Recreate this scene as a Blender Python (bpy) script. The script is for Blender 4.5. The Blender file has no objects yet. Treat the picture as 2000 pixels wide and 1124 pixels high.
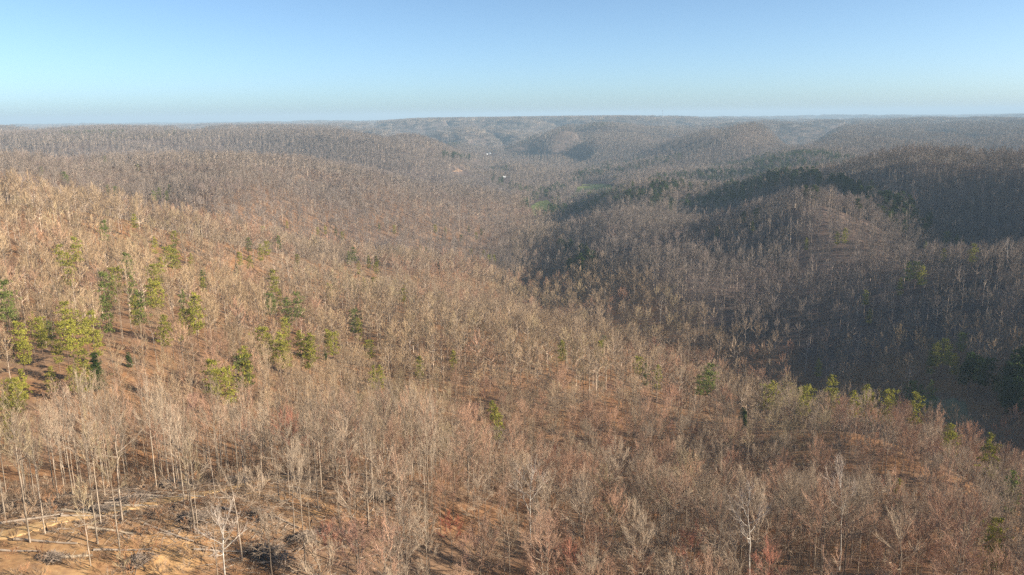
import bpy, math, random
import numpy as np
from mathutils import Matrix, Vector

random.seed(7)
R = math.radians
sc = bpy.context.scene
COL = sc.collection

# ------------------------------------------------------------------ camera
CAMZ = 200.0
F_PX, CX, CY = 1554.0, 1000.0, 562.0          # focal length in photo pixels (2000 wide)
PITCH, ROLL = R(12.20), R(0.62)
fw = Vector((0, math.cos(PITCH), -math.sin(PITCH)))
rt0 = Vector((1, 0, 0)); up0 = rt0.cross(fw)
rt = rt0 * math.cos(ROLL) - up0 * math.sin(ROLL)
up = up0 * math.cos(ROLL) + rt0 * math.sin(ROLL)
cam_d = bpy.data.cameras.new("camera")
cam_d.sensor_width = 36.0
cam_d.lens = 36.0 * F_PX / 2000.0
cam_d.clip_start, cam_d.clip_end = 1.0, 120000.0
cam = bpy.data.objects.new("camera", cam_d)
m3 = Matrix((rt, up, -fw)).transposed()
cam.matrix_world = Matrix.Translation((0, 0, CAMZ)) @ m3.to_4x4()
COL.objects.link(cam)
sc.camera = cam

# ------------------------------------------------------------------ sky and sun
SUN_EL = R(20.5)
SUN_DIR = Vector((math.cos(SUN_EL) * 0.974, math.cos(SUN_EL) * -0.225, math.sin(SUN_EL))).normalized()
w = bpy.data.worlds.new("World"); sc.world = w; w.use_nodes = True
wn = w.node_tree.nodes; wl = w.node_tree.links
sky = wn.new("ShaderNodeTexSky"); sky.sky_type = 'NISHITA'; sky.sun_disc = False
sky.sun_elevation = SUN_EL
sky.sun_rotation = math.atan2(SUN_DIR.x, SUN_DIR.y)
sky.altitude = 1500.0; sky.air_density = 0.6; sky.dust_density = 3.0; sky.ozone_density = 2.0
wb = wn.new("ShaderNodeMix"); wb.data_type = 'RGBA'; wb.blend_type = 'MULTIPLY'; wb.inputs[0].default_value = 1.0
wb.inputs[7].default_value = (1.03, 1.13, 1.08, 1)          # white balance of the whole sky
wl.new(sky.outputs[0], wb.inputs[6]); wl.new(wb.outputs[2], wn["Background"].inputs[0])
wn["Background"].inputs[1].default_value = 0.079
ld = bpy.data.lights.new("sun", 'SUN'); ld.energy = 5.0; ld.angle = R(0.5); ld.color = (1.0, 0.88, 0.72)
sun = bpy.data.objects.new("sun", ld)
sun.rotation_euler = SUN_DIR.to_track_quat('Z', 'Y').to_euler()
sun.location = (0, 0, 400); COL.objects.link(sun)

# ------------------------------------------------------------------ exposure and sampling
vs = sc.view_settings
vs.view_transform = 'Standard'; vs.look = 'None'; vs.exposure = 1.28; vs.gamma = 1.0
sc.render.engine = 'CYCLES'
cy = sc.cycles
cy.use_denoising = False
cy.use_adaptive_sampling = False
cy.max_bounces = 3; cy.diffuse_bounces = 2; cy.glossy_bounces = 0; cy.transmission_bounces = 1
cy.volume_bounces = 0; cy.transparent_max_bounces = 4
cy.sample_clamp_indirect = 3.0
cy.caustics_reflective = False; cy.caustics_refractive = False
sc.render.film_transparent = False

# ------------------------------------------------------------------ noise and terrain
def _hash(ix, iy, seed):
    h = (ix.astype(np.int64) * 374761393 + iy.astype(np.int64) * 668265263 + seed * 974634791) & 0xffffffff
    h = ((h ^ (h >> 13)) * 1274126177) & 0xffffffff
    return (h ^ (h >> 16)) & 0xffffffff
def perlin(x, y, seed):
    x = np.asarray(x, float); y = np.asarray(y, float)
    ix = np.floor(x); iy = np.floor(y); fx = x - ix; fy = y - iy
    u = fx * fx * fx * (fx * (fx * 6 - 15) + 10); v = fy * fy * fy * (fy * (fy * 6 - 15) + 10)
    def g(ax, ay, dx, dy):
        a = _hash(ax, ay, seed) * (2 * math.pi / 4294967296.0)
        return np.cos(a) * dx + np.sin(a) * dy
    n00 = g(ix, iy, fx, fy); n10 = g(ix + 1, iy, fx - 1, fy)
    n01 = g(ix, iy + 1, fx, fy - 1); n11 = g(ix + 1, iy + 1, fx - 1, fy - 1)
    return 1.42 * ((n00 * (1 - u) + n10 * u) * (1 - v) + (n01 * (1 - u) + n11 * u) * v)
def smooth(a, b, x):
    t = np.clip((x - a) / (b - a), 0, 1); return t * t * (3 - 2 * t)

FLOOR = 165.0
def base_drop(x, y):
    """metres below the camera of the dissected plateau: level ridge tops, one branching valley net"""
    wx = x + 260 * perlin(x / 1300, y / 1300, 11); wy = y + 260 * perlin(x / 1300, y / 1300, 12)
    n1 = np.abs(perlin(wx / 1900, wy / 1900, 3)) / 0.34
    n2 = np.abs(perlin(wx / 1000, wy / 1000, 4)) / 0.36
    n3 = np.abs(perlin(wx / 480, wy / 480, 5)) / 0.40
    v = np.minimum(np.minimum(n1, 0.08 + n2), 0.24 + n3)
    s = smooth(0.0, 0.72, v)
    far = FLOOR + 22 - 120 * s - 24 * s * perlin(x / 1700, y / 1700, 6) - 7 * s * perlin(x / 420, y / 420, 7)
    k = smooth(1500, 3200, np.hypot(x, y))
    return far * k + 110 * (1 - k)

def pix_dir(px, py):
    return ((rt * ((px - CX) / F_PX)) + (up * ((CY - py) / F_PX)) + fw).normalized()
def ctrl(px, py, d, off):
    v = pix_dir(px, py); k = d / math.hypot(v.x, v.y)
    return (v.x * k, v.y * k, -(v.z * k) + off)

CT = [ctrl(*c) for c in [
 (0,1110,122,0),(300,1110,122,0),(150,950,150,0),(450,960,149,0),(760,905,166,0),
 (1114,1036,149,0),(1000,1110,138,0),(1600,1110,152,0),(2000,1120,168,0),
 (1850,950,218,18),(1500,850,250,18),(1700,765,330,18),(2000,872,262,18),(1300,690,400,18),(1850,805,300,18),
 (1000,850,215,18),(700,800,222,18),(1000,750,300,18),(1000,650,460,0),(700,700,380,0),(700,600,510,0),(850,560,580,18),
 (1250,780,300,18),(400,800,215,18),
 (100,820,178,18),(255,712,287,0),(50,700,290,0),(100,600,380,0),(300,500,430,18),(75,445,470,18),
 (0,358,640,18),(200,378,640,18),(400,412,640,18),(550,442,670,18),(700,457,700,18),(900,492,740,18),(1040,542,738,18),
 (200,440,540,18),(500,520,520,18),(700,520,600,18),(900,560,620,18),(1120,600,590,18),
 (1830,790,440,0),(1060,548,818,0),(1050,402,1580,0),(1150,370,1960,0),(985,350,2200,0),(955,304,3850,0),
 (1600,347,800,18),(1450,400,820,18),(1330,430,900,18),(1300,520,640,18),(1400,520,640,18),(1200,545,650,18),(1700,560,570,18),(1130,540,705,18),(1130,482,860,18),(1200,482,760,18),(1130,442,1000,18),(1200,442,890,18),(1250,410,1000,18),(1300,480,720,18),(1150,405,1300,18),(1058,475,1040,0),(1500,560,610,18),(1600,560,585,18),
 (1900,600,520,18),(1750,480,700,18),(1850,450,800,18),(1500,650,525,8),(1900,500,620,18),(2000,500,560,18),
 (2000,650,470,18),(2000,750,430,5),(1500,500,680,18),(1440,480,720,18),(1600,400,755,18),(1600,450,715,18),(1600,500,680,18),(1300,600,560,14),
 (1800,280,1050,18),(1900,287,1030,18),(2000,292,960,18),(1700,305,1060,18),(1600,325,1120,18),(1500,330,1180,18),
 (1300,347,1280,18),(1220,360,1380,18),(1360,385,1180,18),(1180,390,1500,5),(1700,390,900,18),(1900,400,850,18),
 (1200,242,3500,18),(1080,288,3200,18),(1100,315,2800,18),(1020,308,3300,18),(1310,255,3500,18),
 (1500,264,2600,18),(1400,278,2500,18),(1650,264,2700,18),(1350,308,2200,18),(1500,302,2000,18),(1600,318,1700,18),
 (1800,262,2800,18),(2000,262,2800,18),(1250,330,1900,18),
 (0,282,1050,18),(250,294,1270,18),(420,299,1220,18),(600,305,1250,18),(700,320,1250,18),(800,344,1280,18),
 (950,372,1350,18),(1010,392,1350,18),(1040,432,1300,18),(300,390,880,18),(300,352,1060,18),(300,300,1280,18),(180,296,1200,18),(450,352,930,18),(430,322,1080,18),(450,400,830,18),(130,345,930,18),(100,318,1030,18),(210,345,1000,18),(620,355,1160,18),(560,355,1000,18),(700,360,1090,18),(0,345,900,18),(500,430,850,18),
 (850,480,900,18),(1000,500,930,18),(880,420,1080,18),(650,370,1050,18),
 (750,284,1950,18),(850,297,2000,18),(930,327,2100,18),(650,302,1900,18),(300,268,2500,18),(100,265,2300,18),(600,273,2600,18),
 (900,277,3300,18),(750,255,4200,18),(1000,250,5000,18),(300,250,4000,18)]]
CT += [(108,550,165),(166,470,165),(212,330,163),(200,230,150),(195,60,120),(110,20,92),
       (0,-100,70),(-200,0,70),(-300,250,72),(0,40,70),(60,60,78),(-150,90,68),(-450,420,66),
       (375,350,82),(480,430,55),(300,385,138),(520,650,58),(440,560,100),(420,200,70),(700,900,50),(800,500,55)]
CT += [ctrl(px, 400, d, 0)[:2] + (dr,) for px, d, dr in [
 (0,760,104),(200,750,114),(400,745,128),(550,780,140),(700,810,152),(900,835,166),
 (0,1400,130),(250,1500,140),(500,1550,150),(800,1600,155),(-200,1000,70),(-200,700,70),(-250,450,68),
 (1800,1350,135),(2000,1250,130),(1600,1400,145),(1400,1500,155),(1600,925,118),(1450,980,140),(2200,900,45),(2200,1100,50)]]
CT = np.array(CT)
def qmap(x, y):
    r = np.hypot(x, y) + 1e-6; g = 400 * np.log1p(r / 400) / r
    return x * g, y * g
def kern(d):
    a = d / 90.0; return (1 + a) * np.exp(-a)
_qx, _qy = qmap(CT[:, 0], CT[:, 1])
_K = kern(np.hypot(_qx[:, None] - _qx[None], _qy[:, None] - _qy[None])) + 0.003 * np.eye(len(CT))
_W = np.linalg.solve(_K, CT[:, 2] - base_drop(CT[:, 0], CT[:, 1]))
def ground_z(x, y):
    x = np.asarray(x, float); y = np.asarray(y, float); shp = x.shape
    x = x.ravel(); y = y.ravel(); out = np.empty_like(x)
    for i in range(0, len(x), 40000):
        a = x[i:i + 40000]; b = y[i:i + 40000]
        qx, qy = qmap(a, b)
        d = base_drop(a, b) + kern(np.hypot(qx[:, None] - _qx[None], qy[:, None] - _qy[None])) @ _W
        r = np.hypot(a, b)
        d = d + (3.0 * perlin(a / 130, b / 130, 21) + 7.0 * perlin(a / 230, b / 230, 23)) * smooth(140, 420, r) + 0.9 * perlin(a / 38, b / 38, 22)
        d = np.minimum(d, FLOOR + 6 + 0.3 * (d - FLOOR - 6))
        lo = 45 - 18 * smooth(2800, 4500, r)
        d = np.where(r > 500, lo + 6 * np.logaddexp(0, (d - lo) / 6), d)
        out[i:i + 40000] = CAMZ - d - r * r / (2 * 7.4e6)
    return out.reshape(shp)
def gz(x, y): return float(ground_z(np.array([x]), np.array([y]))[0])
def project(x, y, z):
    """world point(s) to photo pixels and depth"""
    dz = z - CAMZ
    a = x * rt.x + y * rt.y + dz * rt.z; b = x * up.x + y * up.y + dz * up.z; c = x * fw.x + y * fw.y + dz * fw.z
    c = np.where(c < 1, 1, c)
    return CX + F_PX * a / c, CY - F_PX * b / c, c
def on_ground(px, py, off=0.0, dmin=60.0):
    """first place where the sight line of a photo pixel comes within off metres of the ground"""
    v = pix_dir(px, py); t = dmin * 1.012 ** np.arange(420)
    x, y, z = v.x * t, v.y * t, CAMZ + v.z * t
    below = np.nonzero(z < ground_z(x, y) + off)[0]
    k = below[0] if len(below) else len(t) - 1
    return float(x[k]), float(y[k]), float(ground_z(x[k:k + 1], y[k:k + 1])[0])

# ------------------------------------------------------------------ materials
def new_mat(name):
    m = bpy.data.materials.new(name); m.use_nodes = True
    nt = m.node_tree; nt.nodes.clear()
    o = nt.nodes.new("ShaderNodeOutputMaterial"); d = nt.nodes.new("ShaderNodeBsdfDiffuse")
    nt.links.new(d.outputs[0], o.inputs[0])
    return m, nt, d
def mixc(nt, fac, a, b, mode='MIX'):
    n = nt.nodes.new("ShaderNodeMix"); n.data_type = 'RGBA'; n.blend_type = mode
    for s, v in ((0, fac), (6, a), (7, b)):
        if hasattr(v, 'is_linked') or isinstance(v, bpy.types.NodeSocket): nt.links.new(v, n.inputs[s])
        else: n.inputs[s].default_value = v if s == 0 else (*v, 1) if len(v) == 3 else v
    return n.outputs[2]
def noise(nt, scale, detail=3, vec=None, rough=0.6):
    n = nt.nodes.new("ShaderNodeTexNoise"); n.inputs["Scale"].default_value = scale
    n.inputs["Detail"].default_value = detail; n.inputs["Roughness"].default_value = rough
    if vec is not None: nt.links.new(vec, n.inputs["Vector"])
    return n.outputs["Fac"]
def ramp(nt, fac, stops):
    n = nt.nodes.new("ShaderNodeValToRGB"); nt.links.new(fac, n.inputs[0]); e = n.color_ramp.elements
    while len(e) < len(stops): e.new(0.5)
    for k, (p, c) in enumerate(stops): e[k].position = p; e[k].color = (*c, 1)
    return n.outputs[0]
def pos(nt):
    return nt.nodes.new("ShaderNodeNewGeometry").outputs["Position"]
def attr(nt, name, typ='GEOMETRY'):
    n = nt.nodes.new("ShaderNodeAttribute"); n.attribute_name = name; n.attribute_type = typ; return n

# twigs: the tree's own colour, a little uneven from branch to branch
M_TWIG, nt, d = new_mat("bare_twigs")
t = attr(nt, "tint", 'INSTANCER').outputs["Color"]
f = noise(nt, 0.55, 2, pos(nt))
nt.links.new(mixc(nt, 1.0, t, ramp(nt, f, [(0.3, (0.72, 0.72, 0.72)), (0.7, (1.25, 1.25, 1.25))]), 'MULTIPLY'), d.inputs[0])
M_BARK, nt, d = new_mat("tree_bark")
t = attr(nt, "bark", 'INSTANCER').outputs["Color"]
f = noise(nt, 1.3, 4, pos(nt))
nt.links.new(mixc(nt, 1.0, t, ramp(nt, f, [(0.3, (0.55, 0.53, 0.5)), (0.72, (1.3, 1.3, 1.3))]), 'MULTIPLY'), d.inputs[0])
M_NEEDLE, nt, d = new_mat("pine_needles")
t = attr(nt, "tint", 'INSTANCER').outputs["Color"]
f = noise(nt, 0.8, 2, pos(nt))
nt.links.new(mixc(nt, 1.0, t, ramp(nt, f, [(0.3, (0.6, 0.65, 0.6)), (0.7, (1.35, 1.3, 1.2))]), 'MULTIPLY'), d.inputs[0])
# leaf litter, bare soil and, far away, the brushy tops of the woods
M_GROUND, nt, d = new_mat("leaf_litter")
p = pos(nt)
lit = ramp(nt, noise(nt, 0.9, 5, p, 0.7), [(0.28, (0.09, 0.048, 0.028)), (0.5, (0.24, 0.125, 0.062)), (0.72, (0.38, 0.225, 0.125))])
lit = mixc(nt, ramp(nt, noise(nt, 0.06, 3, p), [(0.4, (0, 0, 0)), (0.62, (1, 1, 1))]), lit, mixc(nt, 0.6, lit, (0.17, 0.125, 0.09)))
soil = ramp(nt, noise(nt, 0.5, 5, p, 0.75), [(0.3, (0.20, 0.12, 0.065)), (0.5, (0.42, 0.25, 0.115)), (0.7, (0.56, 0.375, 0.185))])
a = attr(nt, "soil")
mm = nt.nodes.new("ShaderNodeMath"); mm.operation = 'ADD'; mm.inputs[1].default_value = -0.5
nt.links.new(noise(nt, 0.35, 4, p, 0.7), mm.inputs[0])
m2 = nt.nodes.new("ShaderNodeMath"); m2.operation = 'MULTIPLY_ADD'; m2.inputs[1].default_value = 2.2
nt.links.new(mm.outputs[0], m2.inputs[0]); nt.links.new(a.outputs["Fac"], m2.inputs[2]); m2.use_clamp = True
c = mixc(nt, m2.outputs[0], lit, soil)
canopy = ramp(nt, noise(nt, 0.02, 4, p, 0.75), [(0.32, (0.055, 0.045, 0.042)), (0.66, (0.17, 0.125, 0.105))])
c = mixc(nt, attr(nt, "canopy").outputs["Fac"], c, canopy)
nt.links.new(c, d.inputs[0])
def plain(name, c0, c1, scale, detail=4):
    m, nt, d = new_mat(name)
    nt.links.new(ramp(nt, noise(nt, scale, detail, pos(nt), 0.7), [(0.3, c0), (0.7, c1)]), d.inputs[0]); return m
M_MEADOW = plain("spring_grass", (0.13, 0.155, 0.05), (0.22, 0.235, 0.09), 0.05)
M_CLAY = plain("red_clay", (0.17, 0.115, 0.08), (0.27, 0.18, 0.12), 0.1)
M_DRY = plain("dry_grass", (0.17, 0.15, 0.08), (0.27, 0.23, 0.13), 0.05)
M_TRACK = plain("ochre_soil", (0.27, 0.155, 0.07), (0.56, 0.38, 0.19), 0.6, 5)
M_CUT = plain("cut_wood", (0.26, 0.20, 0.14), (0.48, 0.39, 0.28), 0.9)
M_OLDWOOD = plain("weathered_wood", (0.20, 0.155, 0.12), (0.40, 0.33, 0.26), 0.9)
M_WHITE = plain("white_siding", (0.60, 0.60, 0.58), (0.70, 0.70, 0.68), 0.4)
M_ROOF = plain("grey_shingles", (0.16, 0.16, 0.17), (0.24, 0.24, 0.25), 0.6)
M_ROOFW = plain("white_metal_roof", (0.50, 0.51, 0.52), (0.62, 0.63, 0.64), 0.4)
M_GLASS = plain("dark_window", (0.03, 0.035, 0.04), (0.06, 0.065, 0.07), 0.4)
M_STEEL = plain("galvanised_steel", (0.20, 0.20, 0.21), (0.28, 0.28, 0.29), 0.4)

# ------------------------------------------------------------------ mesh helpers
class MB:
    """collects tubes, tapering twigs and faces for one mesh"""
    def __init__(s): s.v = []; s.f = []; s.m = []
    def tube(s, pts, rad, n=3, mat=0, tip=False):
        base = len(s.v); k = len(pts)
        for i in range(k):
            a = pts[max(i - 1, 0)]; b = pts[min(i + 1, k - 1)]
            dx, dy, dz = b[0] - a[0], b[1] - a[1], b[2] - a[2]
            L = math.sqrt(dx * dx + dy * dy + dz * dz) or 1e-6
            dx /= L; dy /= L; dz /= L
            if abs(dz) < 0.9: ux, uy, uz = -dy, dx, 0.0
            else: ux, uy, uz = 0.0, -dz, dy
            l = math.sqrt(ux * ux + uy * uy + uz * uz) or 1e-6
            ux /= l; uy /= l; uz /= l
            vx, vy, vz = dy * uz - dz * uy, dz * ux - dx * uz, dx * uy - dy * ux
            p = pts[i]; r = rad[i]
            if tip and i == k - 1:
                s.v.append((p[0], p[1], p[2])); continue
            for j in range(n):
                t = 2 * math.pi * j / n; c_, s_ = math.cos(t) * r, math.sin(t) * r
                s.v.append((p[0] + ux * c_ + vx * s_, p[1] + uy * c_ + vy * s_, p[2] + uz * c_ + vz * s_))
        for i in range(k - 1):
            o = base + i * n
            for j in range(n):
                j2 = (j + 1) % n
                if tip and i == k - 2: s.f.append((o + j, o + j2, base + (k - 1) * n))
                else: s.f.append((o + j, o + j2, o + n + j2, o + n + j))
                s.m.append(mat)
    def box(s, c, size, mat=0):
        b = len(s.v); hx, hy, hz = size[0] / 2, size[1] / 2, size[2] / 2
        for z in (-hz, hz):
            for x, y in ((-hx, -hy), (hx, -hy), (hx, hy), (-hx, hy)): s.v.append((c[0] + x, c[1] + y, c[2] + z))
        for q in ((0, 3, 2, 1), (4, 5, 6, 7), (0, 1, 5, 4), (1, 2, 6, 5), (2, 3, 7, 6), (3, 0, 4, 7)):
            s.f.append(tuple(b + i for i in q)); s.m.append(mat)
    def face(s, pts, mat=0):
        b = len(s.v); s.v += [tuple(p) for p in pts]; s.f.append(tuple(range(b, b + len(pts)))); s.m.append(mat)
    def mesh(s, name, mats, smooth=False):
        me = bpy.data.meshes.new(name); me.from_pydata(s.v, [], s.f)
        for m in mats: me.materials.append(m)
        if any(s.m): me.polygons.foreach_set("material_index", s.m)
        if smooth: me.polygons.foreach_set("use_smooth", [True] * len(s.f))
        me.update(); return me
    def join(s, o, dm=0):
        b = len(s.v); s.v += o.v; s.f += [tuple(i + b for i in q) for q in o.f]; s.m += [i + dm for i in o.m]
def link(name, me, parent=None, loc=(0, 0, 0), rot=(0, 0, 0), scl=None):
    o = bpy.data.objects.new(name, me); COL.objects.link(o)
    o.location = loc; o.rotation_euler = rot
    if scl: o.scale = scl
    if parent: o.parent = parent
    return o

# ------------------------------------------------------------------ the terrain: one sheet to the horizon
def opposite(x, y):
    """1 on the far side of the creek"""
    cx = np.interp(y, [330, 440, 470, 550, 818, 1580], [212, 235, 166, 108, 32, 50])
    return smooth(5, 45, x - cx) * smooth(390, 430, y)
def build_ground():
    ang = np.concatenate([np.linspace(-62, 62, 640), np.linspace(62, 298, 90)[1:-1]])
    th = np.radians(ang)
    rr = np.concatenate([[0.0], np.geomspace(12, 100, 30)[:-1], np.geomspace(100, 420, 120)[:-1], np.geomspace(420, 34000, 330)])
    X = rr[:, None] * np.sin(th)[None]; Y = rr[:, None] * np.cos(th)[None]
    Z = ground_z(X, Y)
    far = smooth(9000, 13000, rr)[:, None] * np.ones_like(X)
    Z = Z + far * (14 + 5 * perlin(X / 60, Y / 60, 31) + 5 * perlin(X / 140, Y / 140, 32))
    n, k = len(rr), len(th)
    idx = np.arange(n * k).reshape(n, k); nx = np.roll(idx, -1, 1)
    F = np.stack([idx[:-1], nx[:-1], nx[1:], idx[1:]], -1).reshape(-1, 4)[:, ::-1]
    me = bpy.data.meshes.new("ground")
    V = np.stack([X, Y, Z], -1).reshape(-1, 3)
    me.vertices.add(len(V)); me.vertices.foreach_set("co", V.ravel())
    me.loops.add(F.size); me.loops.foreach_set("vertex_index", F.ravel().astype(np.int32))
    me.polygons.add(len(F)); me.polygons.foreach_set("loop_start", np.arange(len(F)) * 4)
    me.polygons.foreach_set("use_smooth", np.ones(len(F), bool))
    me.update(calc_edges=True)
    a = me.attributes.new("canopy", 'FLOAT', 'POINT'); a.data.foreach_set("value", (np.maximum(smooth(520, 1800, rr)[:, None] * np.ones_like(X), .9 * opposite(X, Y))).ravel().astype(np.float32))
    px, py, c = project(X, Y, Z)
    soil = soil_mask(px, py) * (np.hypot(X, Y) < 190) * (Y > 60)
    a = me.attributes.new("soil", 'FLOAT', 'POINT'); a.data.foreach_set("value", soil.ravel().astype(np.float32))
    me.materials.append(M_GROUND)
    o = link("ground", me); o["kind"] = 'structure'
def ell(px, py, cx, cy_, rx, ry): return np.exp(-(((px - cx) / rx) ** 2 + ((py - cy_) / ry) ** 2))
def soil_mask(px, py):
    """where logging has scraped the leaf litter off the hilltop"""
    return (0.75 * ell(px, py, 150, 1075, 330, 75) + 0.9 * ell(px, py, 335, 1090, 55, 62) + 0.65 * ell(px, py, 520, 955, 170, 24) + 0.45 * ell(px, py, 620, 1005, 150, 26)
            + 0.7 * ell(px, py, 720, 915, 120, 14) + 0.4 * ell(px, py, 60, 1000, 120, 40) - 0.15)
build_ground()

def sheet(name, outline, mat, lift=0.12, sub=10):
    """a patch draped on the ground: outline in metres, filled from its centre outwards in rings"""
    P = np.array(outline); c = P.mean(0)
    ts = np.linspace(0, 1, sub)
    X = c[0] + (P[None, :, 0] - c[0]) * ts[:, None]; Y = c[1] + (P[None, :, 1] - c[1]) * ts[:, None]
    Z = ground_z(X, Y) + lift; Z[-1] -= lift + 0.3
    n, k = X.shape
    F = [(i * k + j, (i + 1) * k + j, (i + 1) * k + (j + 1) % k, i * k + (j + 1) % k) for i in range(n - 1) for j in range(k)]
    me = bpy.data.meshes.new(name); me.from_pydata(np.stack([X, Y, Z], -1).reshape(-1, 3).tolist(), [], F); me.materials.append(mat)
    me.polygons.foreach_set("use_smooth", [True] * len(F)); me.update()
    o = link(name, me); o["kind"] = 'structure'; return o
def blob_outline(pix, rough=0.06):
    pts = []
    for k in range(len(pix)):
        a, b = pix[k], pix[(k + 1) % len(pix)]
        for q in range(6):
            t = q / 6; x, y, _ = on_ground(a[0] + (b[0] - a[0]) * t, a[1] + (b[1] - a[1]) * t); pts.append((x, y))
    return pts
def strip(name, pix, width, mat, lift=0.10):
    rg = random.Random(5)
    C = [on_ground(*p)[:2] for p in pix]; L = []
    for k in range(len(C) - 1):
        n = max(2, int(math.dist(C[k], C[k + 1]) / 0.6))
        L += [(C[k][0] + (C[k + 1][0] - C[k][0]) * q / n, C[k][1] + (C[k + 1][1] - C[k][1]) * q / n) for q in range(n)]
    V, F = [], []; m = 7
    for k, (x, y) in enumerate(L):
        a = L[max(k - 2, 0)]; b = L[min(k + 2, len(L) - 1)]; dx, dy = b[0] - a[0], b[1] - a[1]; l = math.hypot(dx, dy)
        nx, ny = -dy / l, dx / l
        wd = width * (0.8 + 0.45 * float(perlin(k * 0.11, 3.3, 41)))
        for j in range(m):
            t = (j / (m - 1) - 0.5) * 2; jit = rg.uniform(-0.25, 0.25)
            V.append([x + nx * (t * wd / 2 + jit), y + ny * (t * wd / 2 + jit), lift * (1 - t ** 6) - 0.22 * t ** 6 - 0.10 * math.exp(-((abs(t) - 0.45) / 0.13) ** 2)])
    V = np.array(V); V[:, 2] += ground_z(V[:, 0], V[:, 1])
    for k in range(len(L) - 1):
        for j in range(m - 1):
            o = k * m + j; F.append((o, o + 1, o + m + 1, o + m))
    me = bpy.data.meshes.new(name); me.from_pydata(V.tolist(), [], F); me.materials.append(mat); me.update()
    o = link(name, me); o["kind"] = 'structure'; return o
TRACK_PIX = [(-30, 1062), (60, 1035), (130, 1020), (200, 1003), (300, 985), (390, 968), (480, 947), (560, 932)]
strip("dirt_track", TRACK_PIX, 4.2, M_TRACK, 0.22)
FIELDS = {"meadow": [[(1030, 424), (1036, 404), (1052, 394), (1070, 391), (1078, 400), (1070, 424)], [(1112, 388), (1128, 366), (1142, 362), (1190, 360), (1203, 367), (1196, 388)]],
          "dry_field": [[(1760, 838), (1772, 790), (1830, 782), (1885, 788), (1905, 838)]]}
FIELD_XY = []
for nm, polys in FIELDS.items():
    for pg in polys:
        out = blob_outline(pg); sheet(nm, out, M_MEADOW if nm == "meadow" else M_DRY, 0.4); FIELD_XY.append(np.array(out))
def in_poly(x, y, P):
    c = np.zeros(len(x), bool); n = len(P)
    for i in range(n):
        x0, y0 = P[i]; x1, y1 = P[(i + 1) % n]
        c ^= ((y0 > y) != (y1 > y)) & (x < (x1 - x0) * (y - y0) / (y1 - y0 + 1e-9) + x0)
    return c
sheet("clay_bank", blob_outline([(880, 337), (890, 331), (904, 333), (903, 337)]), M_CLAY, 0.5)

# ------------------------------------------------------------------ trees
def rv(rg, k=1.0): return Vector((rg.uniform(-k, k), rg.uniform(-k, k), rg.uniform(-k, k)))
def curve(p0, d0, p1, n, rg, wob=0.0):
    L = (p1 - p0).length; m = p0 + d0 * L * 0.45
    out = []
    for i in range(n + 1):
        t = i / n; q = p0 * (1 - t) ** 2 + m * 2 * t * (1 - t) + p1 * t * t
        if 0 < i < n and wob: q = q + rv(rg, wob)
        out.append(q)
    return out
def along(pts, t):
    k = t * (len(pts) - 1); i = min(int(k), len(pts) - 2); f = k - i
    return pts[i].lerp(pts[i + 1], f), (pts[i + 1] - pts[i]).normalized()

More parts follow.
